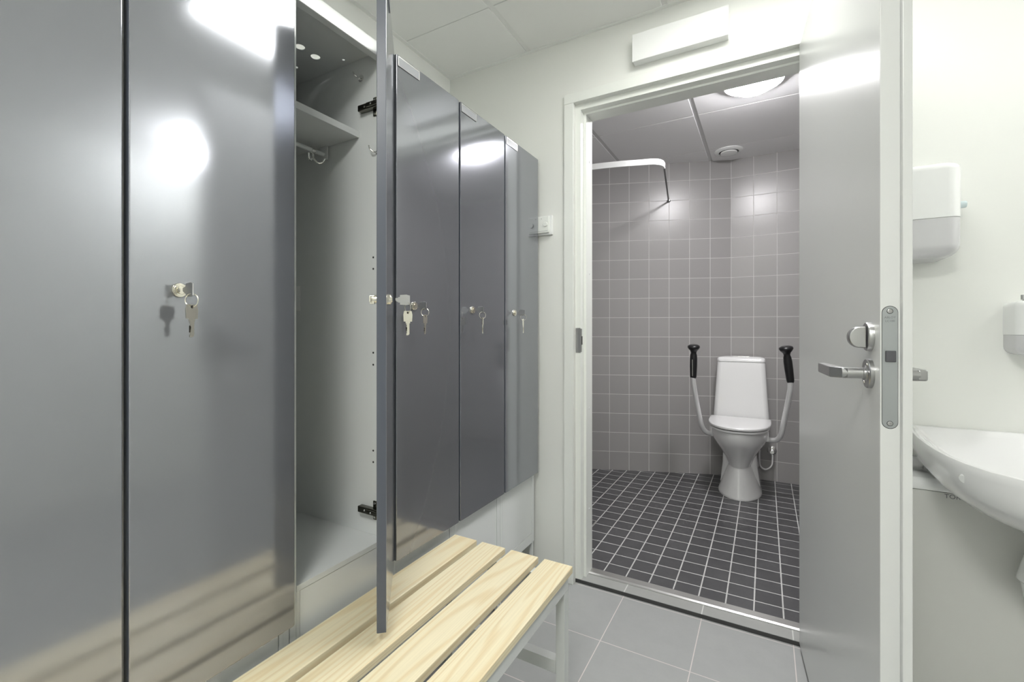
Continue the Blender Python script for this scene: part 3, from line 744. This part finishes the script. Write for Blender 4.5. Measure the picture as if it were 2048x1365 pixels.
# water valve with hose
wv = empty('water_valve', (.043, CY_, .24), label='chrome water stop valve with a looped hose on the tiles behind the toilet', cat='valve')
bm = NB(); lathe(bm, [(.032, 0), (.031, .004), (.022, .008), (.012, .010), (.012, .040), (.017, .042), (.017, .062), (.012, .066)], (0, -1, 0), (.043, CY_, .240), 28); ob('valve_body', bm, M['chrome'], wv)
bm = NB(); tube(bm, smooth_path([(.043, 3.675, .232), (.046, 3.668, .20), (.040, 3.66, .145), (.004, 3.655, .115), (-.028, 3.65, .135), (-.034, 3.645, .19), (-.034, 3.64, .28)], 8), .0062, 12); ob('supply_hose', bm, M['alum_tube'], wv)

# shower curtain rail, lamp, vent, drain
rl = empty('shower_curtain_rail', (-.95, 2.62, 2.08), label='white curved shower curtain rail fixed near the ceiling above the tiles', cat='curtain rail')
P = smooth_path([(SXL, 2.545, 2.078), (-1.15, 2.57, 2.078), (-.93, 2.60, 2.078), (-.76, 2.635, 2.078), (-.64, 2.672, 2.078), (-.575, 2.692, 2.078), (-.540, 2.718, 2.078), (-.524, 2.755, 2.078), (-.523, 2.80, 2.078)], 8)
bm = NB(); tube(bm, P, 0, flat=(.034, .007)); ob('rail_profile', bm, M['wplastic'], rl, ang=40)
bm = NB(); tube(bm, [(-.523, 2.785, 2.072), (-.636, 3.562, 2.072)], .0055, 12); ob('rail_end', bm, M['shaded_rod'], rl)  # end run of the rail, its shaded side put into the colour
bm = NB(); lathe(bm, [(.013, 0), (.013, .006), (.008, .010), (.005, .022)], (-.3493, .0-.937, 0) if False else (.3493*-1*-1, -.937, 0), (-.637, 3.568, 2.075), 20); ob('wall_bracket', bm, M['steel'], rl)
lp = empty('ceiling_light', (-.05, 2.56, ZS), label='lit round white dome lamp on the ceiling of the shower room', cat='ceiling light')
bm = NB(); lathe(bm, [(.140, 0), (.140, .022), (.134, .026), (.128, .022)], (0, 0, -1), (-.05, 2.56, ZS), 48); ob('lamp_base', bm, M['lamp_white'], lp)
bm = NB(); lathe(bm, [(r, .018+h) for r, h in sphere_cap(.129, .058, 12)], (0, 0, -1), (-.05, 2.56, ZS), 48); ob('diffuser', bm, M['em_shower'], lp)
bm = NB(); lathe(bm, [(.008, 0), (.008, .004), (.004, .008)], (0, 0, -1), (-.05, 2.56, ZS-.075), 16); ob('finial', bm, M['lamp_white'], lp)
def vent(loc, r, label):
    v = empty('air_vent', loc, label=label, cat='air vent')
    x, y, z = loc
    bm = NB(); lathe(bm, [(r, 0), (r, .004), (r*.93, .010), (r*.72, .014), (r*.68, .010), (r*.66, -.001)], (0, 0, -1), loc, 40, cap=True); ob('vent_ring', bm, M['wplastic'], v)
    bm = NB(); lathe(bm, [(r*.66, 0), (r*.66, .0105)], (0, 0, -1), (x, y, z), 40); ob('vent_gap', bm, M['dark'], v)
    bm = NB(); lathe(bm, [(r*.50, .002), (r*.60, .014), (r*.58, .020), (r*.45, .023), (.001, .0235)], (0, 0, -1), (x, y, z), 40); ob('vent_disc', bm, M['wplastic'], v)
vent((-.222, 3.52, ZS), .092, 'round white air vent in the shower room ceiling near the corner')
vent((-1.17, 1.235, ZC-.002), .07, 'round white vent at the top edge of the photo above the lockers')
dn = empty('floor_drain', (-.89, 2.40, .02), label='square drain frame in the dark shower floor at the door jamb', cat='floor drain')
bm = NB()
for a in ((-.95, -.826, 2.338, 2.345), (-.95, -.826, 2.455, 2.462), (-.95, -.943, 2.345, 2.455), (-.833, -.826, 2.345, 2.455)): box(bm, *a, .0185, .0215, .0004)
ob('drain_frame', bm, M['alu'], dn)
bm = NB(); box(bm, -.943, -.833, 2.345, 2.455, .018, .0206); ob('drain_cover', bm, principled('drain_tile', (.07, .07, .075), .35), dn)

# hall lamps, and an unseen panel added as fill light
for k, y in enumerate((1.2, -.6)):
    p = empty('ceiling_light', (-.0475, y, ZC), label=['square lit ceiling panel mirrored in the locker door, above the bench', 'added unseen fill light panel behind the camera'][k], cat='ceiling light')
    bm = NB()
    for a in ((-.333, .238, y-.29, y-.272), (-.333, .238, y+.272, y+.29), (-.333, -.315, y-.272, y+.272), (.220, .238, y-.272, y+.272)): box(bm, *a, ZC-.003, ZC+.012, .001)
    ob('panel_frame', bm, M['lamp_white'], p)
    bm = NB(); box(bm, -.315, .220, y-.272, y+.272, ZC+.001, ZC+.006); ob('diffuser', bm, M['em_panel' if k == 0 else 'em_panel_fill'], p)
p = empty('ceiling_light', (1.50, 1.62, ZC), label='lit round globe lamp mirrored as a bright spot in the near locker', cat='ceiling light')
bm = NB(); lathe(bm, [(.05, 0), (.05, .04), (.036, .048)], (0, 0, -1), (1.50, 1.62, ZC), 40); ob('lamp_base', bm, M['lamp_white'], p)
bm = NB(); lathe(bm, [(.068*math.sin(a), .105-.068*math.cos(a)) for a in [math.radians(30+i*10) for i in range(16)]], (0, 0, -1), (1.50, 1.62, ZC), 40); ob('diffuser', bm, M['em_dome'], p)
